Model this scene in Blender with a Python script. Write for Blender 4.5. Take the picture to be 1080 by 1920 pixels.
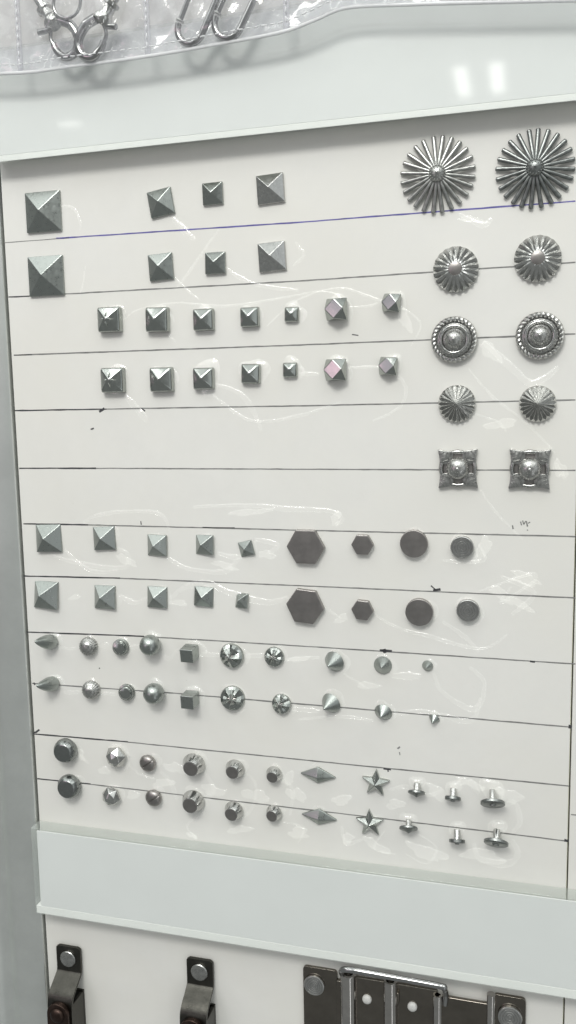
import bpy, bmesh, math, random
import numpy as np
from mathutils import Vector, Matrix, Euler
for o in list(bpy.data.objects): bpy.data.objects.remove(o, do_unlink=True)
random.seed(7)
S = bpy.context.scene
C = S.collection
MM = 0.001
D = 280.0                                   # camera to board, mm
# ------------------------------------------------------------------ camera
YAW, PITCH, ROLL, F = 0.273211491, 0.130500226, -0.0190604496, 1600.0
def _Rx(t): return np.array([[1,0,0],[0,math.cos(t),-math.sin(t)],[0,math.sin(t),math.cos(t)]])
def _Ry(t): return np.array([[math.cos(t),0,math.sin(t)],[0,1,0],[-math.sin(t),0,math.cos(t)]])
def _Rz(t): return np.array([[math.cos(t),-math.sin(t),0],[math.sin(t),math.cos(t),0],[0,0,1]])
RC = _Rz(ROLL) @ _Rx(PITCH) @ _Ry(YAW)      # board (x right, y down, z in) -> camera
cam = bpy.data.cameras.new('camera'); camo = bpy.data.objects.new('camera', cam); C.objects.link(camo)
cam.sensor_fit = 'VERTICAL'; cam.sensor_height = 36; cam.lens = 36*F/1920
cam.clip_start = 0.005; cam.clip_end = 50
def b2w(v): return Vector((v[0], v[2], -v[1]))
cx_, cy_, cz_ = b2w(RC[0]), b2w(-RC[1]), b2w(-RC[2])
m = Matrix.Identity(4)
for i in range(3): m[i][0] = cx_[i]; m[i][1] = cy_[i]; m[i][2] = cz_[i]
m.translation = (0, -D*MM, 0); camo.matrix_world = m
S.camera = camo
S.render.resolution_x = 576; S.render.resolution_y = 1024
# ------------------------------------------------------------------ world and lamps
w = bpy.data.worlds.new('World'); S.world = w; w.use_nodes = True
w.node_tree.nodes['Background'].inputs[0].default_value = (0.96, 1.0, 0.98, 1)
w.node_tree.nodes['Background'].inputs[1].default_value = 0.28
def area_lamp(name, loc, target, sx, sy, radiance, col=(1,1,1), up=None):
    L = bpy.data.lights.new(name, 'AREA'); L.shape = 'RECTANGLE'; L.size = sx; L.size_y = sy
    L.energy = radiance*math.pi*sx*sy; L.color = col
    o = bpy.data.objects.new(name, L); C.objects.link(o); o.location = loc
    o.rotation_euler = (Vector(target)-Vector(loc)).to_track_quat('-Z', 'Y').to_euler()
    return o
area_lamp('ceiling_panel', (-0.12, -0.70, 0.64), (-0.08, 0, -0.03), 0.33, 0.20, 21.0, (1.0, 0.988, 0.95))
area_lamp('ceiling_glow', (0.0, -1.6, 1.6), (0.0, -1.6, 0), 4.4, 4.4, 0.95, (0.95, 1.0, 0.98))
# two ceiling tubes that run away from the board (mirrored in the strip on top)
for sx in (-0.0735, -0.0365):
    L = area_lamp('ceiling_tube', (2.73*sx, -2.46, 0.92), (2.73*sx, -2.46, 0), 0.27, 0.04, 7.5, (1, 0.99, 0.96))
    L.rotation_euler = (0, 0, math.radians(90))
area_lamp('ceiling_spot', (-1.5, -2.45, 0.93), (-1.5, -2.45, 0), 0.08, 0.05, 6.0, (1, 0.99, 0.96))
for k in range(6):
    L = area_lamp('ceiling_tube', (-1.55+.62*k, -1.15, 1.55), (0, -1.15, 0), 1.7, 0.06, 9.0, (1, 0.995, 0.97))
    L.rotation_euler = (0, 0, math.radians(90))
area_lamp('low_strip_fill', (0.55, -0.85, -0.50), (0, 0, -0.15), 0.07, 0.8, 3.0, (0.96, 0.98, 1.0))  # added low strip lamp, gives the latch barrels their vertical highlights
area_lamp('side_fill', (1.5, -1.1, 0.25), (0, 0, -0.05), 0.8, 1.2, 0.55, (0.93, 0.98, 1.0))  # added side fill from the right
area_lamp('pink_sign', (-0.62, -0.85, 0.09), (-0.05, 0, 0), 0.14, 0.14, 1.7, (1.0, 0.55, 0.68))
area_lamp('lilac_sign', (-0.60, -0.92, 0.15), (-0.05, 0, 0), 0.42, 0.34, 0.75, (0.95, 0.86, 1.0))
S.view_settings.view_transform = 'Standard'; S.view_settings.look = 'None'
S.view_settings.exposure = -0.13; S.view_settings.gamma = 1; S.view_settings.use_curve_mapping = False
S.render.engine = 'CYCLES'
S.cycles.max_bounces = 12; S.cycles.transparent_max_bounces = 24
# ------------------------------------------------------------------ measuring helpers
def at(u, v, h=0.0):
    """point on the plane h mm in front of the board that the photograph shows at (u, v); mm (x, z)"""
    d = RC.T @ np.array([(u-540)/F, (v-960)/F, 1.0])
    t = (D-h)/d[2]
    return d[0]*t, -d[1]*t
def span(u, v, px): return at(u+px/2, v)[0]-at(u-px/2, v)[0]
BASE = Matrix(((1,0,0,0),(0,0,-1,0),(0,1,0,0),(0,0,0,1)))    # local x right, y up, z out of the board
# ------------------------------------------------------------------ materials
def mat(name, base=(.8,.8,.8), metal=0.0, rough=.4, noise=None, bump=0.0, bscale=400.0, coat=0.0, spec=None, trans=0.0, ior=1.45, alpha=1.0, rvar=0.0, sss=0.0):
    M = bpy.data.materials.new(name); M.use_nodes = True
    nt = M.node_tree; P = nt.nodes['Principled BSDF']
    P.inputs['Base Color'].default_value = (*base, 1); P.inputs['Metallic'].default_value = metal
    P.inputs['Roughness'].default_value = rough; P.inputs['IOR'].default_value = ior
    P.inputs['Coat Weight'].default_value = coat; P.inputs['Transmission Weight'].default_value = trans
    P.inputs['Alpha'].default_value = alpha
    if spec is not None: P.inputs['Specular IOR Level'].default_value = spec
    tc = nt.nodes.new('ShaderNodeTexCoord')
    if noise:
        amt, sc = noise
        n = nt.nodes.new('ShaderNodeTexNoise'); n.inputs['Scale'].default_value = sc; n.inputs['Detail'].default_value = 6; n.inputs['Roughness'].default_value = .65
        nt.links.new(tc.outputs['Object'], n.inputs['Vector'])
        r = nt.nodes.new('ShaderNodeMapRange'); r.inputs[1].default_value = .3; r.inputs[2].default_value = .7; r.inputs[3].default_value = 1-amt; r.inputs[4].default_value = 1+amt
        nt.links.new(n.outputs['Fac'], r.inputs[0])
        v = nt.nodes.new('ShaderNodeVectorMath'); v.operation = 'SCALE'; v.inputs[0].default_value = base
        nt.links.new(r.outputs[0], v.inputs['Scale']); nt.links.new(v.outputs[0], P.inputs['Base Color'])
        if rvar:
            r2 = nt.nodes.new('ShaderNodeMapRange'); r2.inputs[1].default_value = .3; r2.inputs[2].default_value = .7; r2.inputs[3].default_value = max(.02, rough-rvar); r2.inputs[4].default_value = rough+rvar
            nt.links.new(n.outputs['Fac'], r2.inputs[0]); nt.links.new(r2.outputs[0], P.inputs['Roughness'])
    if bump:
        n2 = nt.nodes.new('ShaderNodeTexNoise'); n2.inputs['Scale'].default_value = bscale; n2.inputs['Detail'].default_value = 4
        nt.links.new(tc.outputs['Object'], n2.inputs['Vector'])
        b = nt.nodes.new('ShaderNodeBump'); b.inputs['Strength'].default_value = bump; b.inputs['Distance'].default_value = .0004
        nt.links.new(n2.outputs['Fac'], b.inputs['Height']); nt.links.new(b.outputs['Normal'], P.inputs['Normal'])
    return M
M_BOARD = mat('white_laminate', (.79,.782,.748), 0, .42, (.025, 55), .05, 2600)
nt = M_BOARD.node_tree; P_ = nt.nodes['Principled BSDF']
src = P_.inputs['Base Color'].links[0].from_socket
tcb = nt.nodes.new('ShaderNodeTexCoord'); nb = nt.nodes.new('ShaderNodeTexNoise'); nb.inputs['Scale'].default_value = 14; nb.inputs['Detail'].default_value = 7; nb.inputs['Roughness'].default_value = .6
nt.links.new(tcb.outputs['Object'], nb.inputs['Vector'])
rb = nt.nodes.new('ShaderNodeMapRange'); rb.inputs[1].default_value = .42; rb.inputs[2].default_value = .75; rb.inputs[4].default_value = .8
nt.links.new(nb.outputs['Fac'], rb.inputs[0])
mb = nt.nodes.new('ShaderNodeMix'); mb.data_type = 'RGBA'; mb.inputs['B'].default_value = (.755,.74,.685,1)
nt.links.new(rb.outputs[0], mb.inputs['Factor']); nt.links.new(src, mb.inputs['A'])
ns = nt.nodes.new('ShaderNodeTexNoise'); ns.inputs['Scale'].default_value = 420; ns.inputs['Detail'].default_value = 2
nt.links.new(tcb.outputs['Object'], ns.inputs['Vector'])
rs = nt.nodes.new('ShaderNodeMapRange'); rs.inputs[1].default_value = .79; rs.inputs[2].default_value = .84; rs.inputs[4].default_value = .55
nt.links.new(ns.outputs['Fac'], rs.inputs[0])
ms = nt.nodes.new('ShaderNodeMix'); ms.data_type = 'RGBA'; ms.inputs['B'].default_value = (.40,.37,.31,1)
nt.links.new(rs.outputs[0], ms.inputs['Factor']); nt.links.new(mb.outputs['Result'], ms.inputs['A']); nt.links.new(ms.outputs['Result'], P_.inputs['Base Color'])
M_GUN   = mat('satin_gunmetal', (.37,.395,.378), 1, .31, (.05, 700), .04, 900, rvar=.07)
M_POL   = mat('polished_gunmetal', (.40,.42,.40), 1, .17, (.06, 700), .06, 500, rvar=.05)
M_NICK  = mat('bright_nickel', (.55,.55,.535), 1, .16, (.12, 800), .12, 600, rvar=.06)
M_ANT   = mat('antique_silver', (.46,.46,.445), 1, .29, (.22, 900), .2, 900, rvar=.08)
M_RING  = mat('turned_gunmetal', (.50,.50,.49), 1, .33, (.06, 800), rvar=.04)
M_SATIN = mat('satin_old_silver', (.40,.405,.39), 1, .34, (.15, 800), .15, 900, rvar=.06)
M_GUND  = mat('dark_grey_silver', (.25,.262,.256), 1, .36, (.2, 800), .2, 900, rvar=.06)
M_CAP   = mat('smoked_gunmetal', (.29,.305,.297), 1, .22, (.08, 600), .06, 400, rvar=.04)
M_DARK  = mat('dark_matt_gunmetal', (.35,.332,.32), 1, .38, (.08, 300), .10, 260, rvar=.05)
M_BRZ   = mat('dark_bronze_plate', (.072,.070,.062), 1, .36, (.25, 260), .15, 900, rvar=.10)
M_BRZR  = mat('worn_copper_bronze', (.065,.045,.038), 1, .40, (.3, 300), .2, 900, rvar=.1)
M_BCHR  = mat('black_chrome', (.19,.172,.15), 1, .08, (.12, 200), .08, 300, rvar=.05)
M_BCH2  = mat('smoked_chrome', (.50,.48,.46), 1, .10, (.12, 200), .06, 300, rvar=.04)
M_CHR   = mat('chrome', (.42,.42,.42), 1, .11, (.05, 300), .05, 300)
M_WRIV  = mat('white_nylon', (.62,.62,.60), 0, .35, (.06, 500))
M_INK   = mat('black_ink', (.055,.055,.06), 0, .6, (.35, 300))
M_INKL  = mat('worn_black_ink', (.22,.22,.215), 0, .6, (.35, 300))
M_BLUE  = mat('blue_ink', (.13,.12,.36), 0, .6, (.3, 300))
M_ALU   = mat('brushed_aluminium', (.74,.765,.74), .8, .33, (.06, 60), .05, 300)
M_DGAP  = mat('dark_gap', (.06,.065,.05), 0, .8, (.2, 200))
M_CARD  = mat('white_card', (.84,.85,.842), 0, .5, (.02, 40))
M_LITEDGE   = mat('lit_edge_acrylic', (.95,.96,.93), 0, .25, (.02, 60))  # near-white colour for light gathered in the clear plate's bottom edge
P_ = M_LITEDGE.node_tree.nodes['Principled BSDF']
M_EDGE  = mat('board_edge', (.55,.55,.40), 0, .6, (.1, 200))
M_STITCH= mat('white_weld', (.86,.87,.88), 0, .25, (.05, 400), alpha=.8)
def sheet_mat(name, tint, cover, rough, bump, bscale, dist=.0004, clear=(.99,.99,.99), edge=.8):
    """thin see-through plastic or glue: clear, with a little milky body and a glossy skin"""
    M = bpy.data.materials.new(name); M.use_nodes = True; nt = M.node_tree
    for n in list(nt.nodes):
        if n.type != 'OUTPUT_MATERIAL': nt.nodes.remove(n)
    out = [n for n in nt.nodes if n.type == 'OUTPUT_MATERIAL'][0]
    tr = nt.nodes.new('ShaderNodeBsdfTransparent'); tr.inputs[0].default_value = (*clear,1)
    df = nt.nodes.new('ShaderNodeBsdfDiffuse'); df.inputs[0].default_value = (*tint,1)
    gl = nt.nodes.new('ShaderNodeBsdfGlossy'); gl.inputs['Roughness'].default_value = rough
    tc = nt.nodes.new('ShaderNodeTexCoord'); n2 = nt.nodes.new('ShaderNodeTexNoise'); n2.inputs['Scale'].default_value = bscale; n2.inputs['Detail'].default_value = 3
    nt.links.new(tc.outputs['Object'], n2.inputs['Vector'])
    b = nt.nodes.new('ShaderNodeBump'); b.inputs['Strength'].default_value = bump; b.inputs['Distance'].default_value = dist
    nt.links.new(n2.outputs['Fac'], b.inputs['Height']); nt.links.new(b.outputs['Normal'], gl.inputs['Normal'])
    m1 = nt.nodes.new('ShaderNodeMixShader'); m1.inputs[0].default_value = cover
    nt.links.new(tr.outputs[0], m1.inputs[1]); nt.links.new(df.outputs[0], m1.inputs[2])
    lw = nt.nodes.new('ShaderNodeLayerWeight'); lw.inputs['Blend'].default_value = .5
    nt.links.new(b.outputs['Normal'], lw.inputs['Normal'])
    pw = nt.nodes.new('ShaderNodeMath'); pw.operation = 'POWER'; pw.inputs[1].default_value = 4
    nt.links.new(lw.outputs['Facing'], pw.inputs[0])
    ma = nt.nodes.new('ShaderNodeMath'); ma.operation = 'MULTIPLY_ADD'; ma.inputs[1].default_value = edge; ma.inputs[2].default_value = .06
    nt.links.new(pw.outputs[0], ma.inputs[0])
    m2 = nt.nodes.new('ShaderNodeMixShader'); nt.links.new(ma.outputs[0], m2.inputs[0])
    nt.links.new(m1.outputs[0], m2.inputs[1]); nt.links.new(gl.outputs[0], m2.inputs[2])
    nt.links.new(m2.outputs[0], out.inputs[0])
    return M
def glue_mat(name, milk, gloss, rough, bump, bscale):
    """clear glue: everything passes, a thin glossy skin and a trace of milk on top"""
    M = bpy.data.materials.new(name); M.use_nodes = True; nt = M.node_tree
    for n in list(nt.nodes):
        if n.type != 'OUTPUT_MATERIAL': nt.nodes.remove(n)
    out = [n for n in nt.nodes if n.type == 'OUTPUT_MATERIAL'][0]
    tr = nt.nodes.new('ShaderNodeBsdfTransparent'); tr.inputs[0].default_value = (.985,.985,.985,1)
    df = nt.nodes.new('ShaderNodeBsdfDiffuse'); df.inputs[0].default_value = (milk,milk,milk*.96,1)
    gl = nt.nodes.new('ShaderNodeBsdfGlossy'); gl.inputs['Roughness'].default_value = rough; gl.inputs[0].default_value = (gloss,gloss,gloss,1)
    tc = nt.nodes.new('ShaderNodeTexCoord'); n2 = nt.nodes.new('ShaderNodeTexNoise'); n2.inputs['Scale'].default_value = bscale; n2.inputs['Detail'].default_value = 3
    nt.links.new(tc.outputs['Object'], n2.inputs['Vector'])
    b = nt.nodes.new('ShaderNodeBump'); b.inputs['Strength'].default_value = bump; b.inputs['Distance'].default_value = .0006
    nt.links.new(n2.outputs['Fac'], b.inputs['Height']); nt.links.new(b.outputs['Normal'], gl.inputs['Normal'])
    a1 = nt.nodes.new('ShaderNodeAddShader'); a2 = nt.nodes.new('ShaderNodeAddShader')
    nt.links.new(tr.outputs[0], a1.inputs[0]); nt.links.new(df.outputs[0], a1.inputs[1])
    nt.links.new(a1.outputs[0], a2.inputs[0]); nt.links.new(gl.outputs[0], a2.inputs[1]); nt.links.new(a2.outputs[0], out.inputs[0])
    return M
M_PVC  = sheet_mat('clear_pvc', (.74,.74,.80), .30, .10, .24, 55, .004)
M_PVCF = sheet_mat('clear_pvc_front', (.80,.80,.85), .09, .10, .30, 60, .004)
M_GLUE = glue_mat('clear_glue', .009, .055, .16, 1.0, 240)
M_PAD  = glue_mat('glue_pad', .001, .05, .14, .8, 300)
M_ACRY = sheet_mat('clear_acrylic', (.84,.90,.86), .14, .05, 0, 100, .0001, (.99,.997,.994), .75)
# ------------------------------------------------------------------ mesh helpers (mm)
def mesh(name, V, Fc, smooth=None, bevel=0.0, segs=2, weld=False):
    bm = bmesh.new()
    vs = [bm.verts.new(v) for v in V]
    for f in Fc:
        try: bm.faces.new([vs[i] for i in f])
        except ValueError: pass
    if weld: bmesh.ops.remove_doubles(bm, verts=bm.verts[:], dist=1e-4)
    bmesh.ops.recalc_face_normals(bm, faces=bm.faces[:])
    if bevel:
        bmesh.ops.bevel(bm, geom=bm.edges[:], offset=bevel, segments=segs, profile=.5, affect='EDGES', clamp_overlap=True)
    bmesh.ops.scale(bm, vec=(MM,MM,MM), verts=bm.verts[:])
    me = bpy.data.meshes.new(name); bm.to_mesh(me); bm.free()
    if bevel:
        me.shade_smooth()
        acc = [Vector((0,0,0)) for _ in me.vertices]
        for p in me.polygons:
            for vi in p.vertices: acc[vi] += p.normal*p.area
        me.normals_split_custom_set_from_vertices([(a.normalized() if a.length > 0 else Vector((0,0,1))) for a in acc])
    elif smooth is not None:
        me.shade_smooth()
        me.set_sharp_from_angle(angle=math.radians(smooth))
    return me
def link(name, me, material, parent=None, mw=None):
    if material and not me.materials: me.materials.append(material)
    o = bpy.data.objects.new(name, me); C.objects.link(o)
    if parent: o.parent = parent
    if mw is not None: o.matrix_local = mw
    return o
def tag(o, label=None, cat=None, group=None, kind=None):
    if label: o['label'] = label
    if cat: o['category'] = cat
    if group: o['group'] = group
    if kind: o['kind'] = kind
    return o
def empty(name, mw):
    o = bpy.data.objects.new(name, None); C.objects.link(o); o.matrix_world = mw; o.empty_display_size = .003
    return o
def lathe(prof, n=40, fr=None, cap=True):
    """prof (r, z) from the board outwards; fr(angle, r, z) -> (r, z)"""
    V = []; Fc = []
    for (r, z) in prof:
        for k in range(n):
            a = 2*math.pi*k/n
            rr, zz = (r, z) if fr is None else fr(a, r, z)
            V.append((rr*math.cos(a), rr*math.sin(a), zz))
    for i in range(len(prof)-1):
        for k in range(n):
            k2 = (k+1) % n
            Fc.append((i*n+k, i*n+k2, (i+1)*n+k2, (i+1)*n+k))
    if cap:
        if prof[-1][0] > 1e-6: Fc.append(tuple((len(prof)-1)*n+k for k in range(n)))
        Fc.append(tuple(reversed(range(n))))
    return V, Fc
def box(x0, x1, y0, y1, z0, z1):
    V = [(x,y,z) for z in (z0,z1) for y in (y0,y1) for x in (x0,x1)]
    return V, [(0,2,3,1),(4,5,7,6),(0,1,5,4),(2,6,7,3),(0,4,6,2),(1,3,7,5)]
def tube(path, r, n=10, closed=False, rfun=None, flat=1.0):
    P = [Vector(p) for p in path]; V = []; Fc = []; N = len(P)
    prev = None
    for i, p in enumerate(P):
        a = P[(i-1) % N] if (closed or i) else p; b = P[(i+1) % N] if (closed or i < N-1) else p
        t = (b-a).normalized()
        ref = Vector((0,0,1)) if abs(t.z) < .9 else Vector((1,0,0))
        if prev is not None: ref = prev
        s = t.cross(ref)
        if s.length < 1e-6: s = t.orthogonal()
        s.normalize(); q = s.cross(t).normalized(); prev = q
        rr = r if rfun is None else r*rfun(i/max(1, N-1))
        for k in range(n):
            an = 2*math.pi*k/n
            V.append(p + s*rr*math.cos(an) + q*rr*math.sin(an)*flat)
    M_ = N if closed else N-1
    for i in range(M_):
        for k in range(n):
            j = (i+1) % N
            Fc.append((i*n+k, i*n+(k+1) % n, j*n+(k+1) % n, j*n+k))
    if not closed:
        Fc.append(tuple(reversed(range(n)))); Fc.append(tuple((N-1)*n+k for k in range(n)))
    return [tuple(v) for v in V], Fc
def join(*parts):
    V = []; Fc = []
    for v, f in parts:
        o = len(V); V += list(v); Fc += [tuple(i+o for i in q) for q in f]
    return V, Fc
def move(part, dx=0, dy=0, dz=0, rz=0):
    c, s = math.cos(rz), math.sin(rz)
    return [(x*c-y*s+dx, x*s+y*c+dy, z+dz) for x, y, z in part[0]], part[1]
def smoothpath(pts, sub=6):
    out = []; n = len(pts)
    for i in range(n-1):
        p0 = pts[max(i-1,0)]; p1 = pts[i]; p2 = pts[i+1]; p3 = pts[min(i+2,n-1)]
        for k in range(sub):
            t = k/sub
            out.append(tuple(.5*((2*b)+(-a+c)*t+(2*a-5*b+4*c-d)*t*t+(-a+3*b-3*c+d)*t**3) for a,b,c,d in zip(p0,p1,p2,p3)))
    out.append(tuple(pts[-1])); return out
def pose(u, v, rot=0.0, axis=None, h=0.0):
    x, z = at(u, v)
    mw = Matrix.Translation((x*MM, -h*MM, z*MM)) @ BASE
    if axis is not None:      # axis in local coords
        q = Vector((0,0,1)).rotation_difference(Vector(axis).normalized())
        mw = mw @ q.to_matrix().to_4x4()
    return mw @ Matrix.Rotation(math.radians(rot), 4, 'Z')
def axis_to(u, v, tu, tv, h):
    """local direction from the base at (u,v) to a tip h mm out seen at (tu,tv)"""
    x0, z0 = at(u, v); x1, z1 = at(tu, tv, h)
    return (x1-x0, z1-z0, h)
# ------------------------------------------------------------------ the board and its setting
XL, XR = -183.0, 15.6
def slab(name, x0, x1, z0, z1, y0, y1, material, bevel=0.4, parent=None):
    V, Fc = box(x0, x1, z0, z1, -y1, -y0)          # local frame: x, up, out
    return link(name, mesh(name, V, Fc, bevel=bevel), material, parent, BASE.copy() if parent is None else None)
board = slab('display_board', XL, XR-.22, -330, 200, 0.0, 5.0, M_BOARD, .25)
tag(board, kind='structure')
tag(slab('neighbour_board', XR+.22, 140, -330, 200, 0.0, 5.0, M_BOARD, .25), kind='structure')
tag(slab('backing_panel', -260, 140, -330, 200, 5.3, 9.0, M_DGAP, .2), kind='structure')
e1 = slab('edge_banding', XR-.26, XR-.16, -330, 200, -0.02, 4.9, M_EDGE, 0, board)
# aluminium column left of the board: a rolled profile
prof = [(-.9,-4.5),(-.9,.3),(-1.6,1.2),(-4,2.0),(-8,2.9),(-12,3.0),(-14.5,1.8),(-17,.4),(-20,1.0),(-24,3.6),(-30,5.2),(-38,5.6),(-48,4.2),(-56,0),(-60,-4.5)]
V = []; Fc = []
pr = smoothpath([(a,0,b) for a,b in prof], 4)
for zz in (-330, 200):
    V += [(XL+a, zz, b) for a,_,b in pr]
n = len(pr)
for i in range(n): Fc.append((i,(i+1) % n,n+(i+1) % n,n+i))
Fc.append(tuple(range(n))); Fc.append(tuple(range(n,2*n)))
pil = link('aluminium_column', mesh('aluminium_column', V, Fc, smooth=50), M_ALU, None, BASE.copy())
tag(pil, 'grey brushed aluminium column standing along the left edge of the white board', 'column')
# ------------------------------------------------------------------ ruled lines and pen marks (children of the board)
def ink_line(pts, wpx, material, name='pen_line', h=.03):
    P = []
    for u, v in pts: x, z = at(u, v); P.append((x, z))
    V = []; Fc = []; Q = []
    for i in range(len(P)-1):
        k = max(2, int(math.dist(P[i], P[i+1])/3))
        for j in range(k): Q.append((P[i][0]+(P[i+1][0]-P[i][0])*j/k, P[i][1]+(P[i+1][1]-P[i][1])*j/k))
    Q.append(P[-1])
    hw = wpx*.19/2
    for i, (x, z) in enumerate(Q):
        a = Q[max(i-1,0)]; b = Q[min(i+1,len(Q)-1)]; dx, dz = b[0]-a[0], b[1]-a[1]; l = math.hypot(dx, dz) or 1
        ww = hw*random.uniform(.78,1.2); wob = random.uniform(-.04,.04)
        V += [(x-dz/l*ww, z+dx/l*ww+wob, h), (x+dz/l*ww, z-dx/l*ww+wob, h)]
        if i: Fc.append((2*i-2,2*i-1,2*i+1,2*i))
    return link(name, mesh(name, V, Fc), material, board)
RULES = [
 ([(8,455),(130,446)], 1.6, M_INKL), ([(105,447),(560,417),(700,406),(1079,377)], 2.5, M_BLUE),
 ([(16,557),(60,555)], 2.6, M_INK), ([(55,555),(560,527),(1079,492)], 2.3, M_INKL),
 ([(26,666),(560,647),(1079,626)], 2.5, M_INKL), ([(26,666),(60,665)], 2.3, M_INK),
 ([(28,770),(200,767)], 2.8, M_INK), ([(195,767),(560,761),(1079,750)], 2.3, M_INKL),
 ([(36,878),(180,878)], 2.8, M_INK), ([(175,878),(1079,882)], 2.2, M_INKL),
 ([(44,982),(165,984)], 2.8, M_INK), ([(160,984),(560,994),(1079,1006)], 2.3, M_INKL), ([(380,989),(440,990)], 2.6, M_INK),
 ([(44,1080),(225,1084)], 2.8, M_INK), ([(220,1084),(560,1098),(1079,1121)], 2.3, M_INKL),
 ([(50,1185),(270,1193)], 2.8, M_INK), ([(265,1193),(560,1211),(1079,1245)], 2.3, M_INKL),
 ([(60,1281),(330,1300),(1068,1363)], 2.5, M_INKL), ([(62,1376),(240,1391)], 2.9, M_INK), ([(235,1391),(720,1440),(1069,1474)], 2.4, M_INKL),
 ([(70,1460),(170,1470)], 2.6, M_INK), ([(165,1470),(620,1523),(1064,1577)], 2.4, M_INKL),
]
for pts, wd, mt in RULES: ink_line(pts, wd, mt)
BLOTS = [((186,772),(196,766),5.5),((266,766),(272,771),3),((170,805),(176,803),3),((712,1219),(735,1221),5),((718,1221),(724,1220),8),((994,1240),(1003,1241),4),
 ((812,1107),(826,1105),5),((808,1098),(817,1106),2.5),((719,1441),(733,1443),4),((727,1442),(728,1447),3),((62,1376),(66,1372),3),((66,1374),(74,1368),4),
 ((1066,1362),(1072,1363),7),((1058,1575),(1066,1577),6),((63,1280),(66,1284),4),((264,977),(265,984),2.5),((961,985),(962,992),3),((976,978),(978,985),2.5),
 ((980,976),(982,983),2),((982,983),(986,977),2.5),((987,977),(989,987),2.5),((990,981),(994,979),2),((988,993),(990,995),1.6),((745,1404),(750,1400),3.5),((749,1410),(750,1416),2),
 ((660,627),(672,629),2),((186,1252),(187,1254),3)]
for a, b, wd in BLOTS: ink_line([a, b], wd*.85, M_INKL if (960 < a[0] < 992 or 744 < a[0] < 750) else M_INK, 'pen_mark', .04)
x0, z0 = at(1074,1527.5)
nl = link('pen_line', mesh('pen_line', *box(XR+.7, 40, z0-.2, z0+.2, .0, .04)), M_INKL, bpy.data.objects['neighbour_board'])
# ------------------------------------------------------------------ acrylic strips
def prism_x(x0, x1, prof):
    n_ = len(prof); V = [(x,y,q) for x in (x0,x1) for y,q in prof]
    return V, [tuple(range(n_)), tuple(range(2*n_-1,n_-1,-1))]+[(k,n_+k,n_+(k+1)%n_,(k+1)%n_) for k in range(n_)]
def strip(name, z0, z1, label, lit_h):
    r = empty(name, Matrix.Translation((XL*MM, 0, z0*MM)) @ BASE)
    L = 330; H = z1-z0
    link('acrylic_plate', mesh('acrylic_plate', *prism_x(0, L, [(1.9,.35),(0,6.3),(H,6.3),(H,.35)]), bevel=.25, segs=2), M_ACRY, r)
    link('white_insert', mesh('white_insert', *prism_x(2.4, L-1, [(lit_h+.05,5.5),(lit_h+.05,6.05),(H-1.1,6.05),(H-1.1,5.5)]), bevel=.1, segs=2), M_CARD, r)
    link('lit_edge_band', mesh('lit_edge_band', *prism_x(.4, L-.4, [(2.0,.7),(.25,6.1),(lit_h,6.1),(lit_h+.15,.7)]), bevel=.15, segs=2), M_LITEDGE, r)  # solid pale bar painted as the light caught in the bottom edge
    tag(r, label, 'label strip')
    return r
strip('acrylic_strip', 84.2, 121.8, 'clear acrylic label strip with white insert, under the hem of the plastic pocket sheet', 2.3)
strip('acrylic_strip', -198.6, -162.8, 'clear acrylic label strip with white insert, between the small studs and the brackets', 3.4)
# ------------------------------------------------------------------ stud builders: return a mesh (local z out of board)
def pyr_mesh(w, h, skirt, bev=.22, flare=0.0):
    a = w/2; b = a-flare
    V = [(-a,-a,0),(a,-a,0),(a,a,0),(-a,a,0),(-b,-b,skirt),(b,-b,skirt),(b,b,skirt),(-b,b,skirt),(0,0,h)]
    Fc = [(3,2,1,0)]+[(i,(i+1)%4,4+(i+1)%4,4+i) for i in range(4)]+[(4+i,4+(i+1)%4,8) for i in range(4)]
    return mesh('pyramid_stud', V, Fc, bevel=bev, segs=2, smooth=22)
def anti_mesh(w, h, skirt):
    a = w/2; r = a*.88
    V = [(-a*.8,-a*.8,0),(a*.8,-a*.8,0),(a*.8,a*.8,0),(-a*.8,a*.8,0),(-a,-a,skirt),(a,-a,skirt),(a,a,skirt),(-a,a,skirt),(0,-r,h),(r,0,h),(0,r,h),(-r,0,h)]
    Fc = [(3,2,1,0)]+[(i,(i+1)%4,4+(i+1)%4,4+i) for i in range(4)]
    Fc += [(4,5,8),(5,6,9),(6,7,10),(7,4,11),(5,9,8),(6,10,9),(7,11,10),(4,8,11),(8,9,10,11)]
    return mesh('faceted_stud', V, Fc, bevel=.2, segs=2, smooth=22)
def poly_mesh(n, r, h, bev, rot=0):
    V = [(r*math.cos(2*math.pi*k/n+rot), r*math.sin(2*math.pi*k/n+rot), z) for z in (0,h) for k in range(n)]
    Fc = [tuple(reversed(range(n))), tuple(range(n,2*n))]+[(k,(k+1)%n,n+(k+1)%n,n+k) for k in range(n)]
    return mesh('flat_stud', V, Fc, bevel=bev, segs=3, smooth=22)
def rings_mesh(r, h):
    pr = [(r*.96,0),(r,h*.3),(r,h*.75),(r*.97,h*.92),(r*.92,h)]
    k = 4
    for i in range(k):
        q = r*.86*(1-i/k); d = r*.86/k
        pr += [(q,h),(q-d*.14,h-.22),(q-d*.38,h-.22),(q-d*.52,h)]
    return mesh('ringed_stud', *lathe(pr+[(.02,h)], 48), smooth=20)
def cone_mesh(r, h, tip=.06, base=.35, n=44):
    return mesh('cone_stud', *lathe([(r*.9,0),(r,base*.6),(r*.98,base),(r*tip*2.2,h*.91),(r*tip*1.4,h*.975),(r*tip*.5,h)], n), smooth=40)
def trunc_mesh(r, r2, h):
    return mesh('truncated_stud', *lathe([(r*.9,0),(r*.98,h*.1),(r,h*.22),(r*.97,h*.3),(r2*1.04,h*.94),(r2*1.0,h*.985),(r2*.95,h)], 44), smooth=28)
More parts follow.
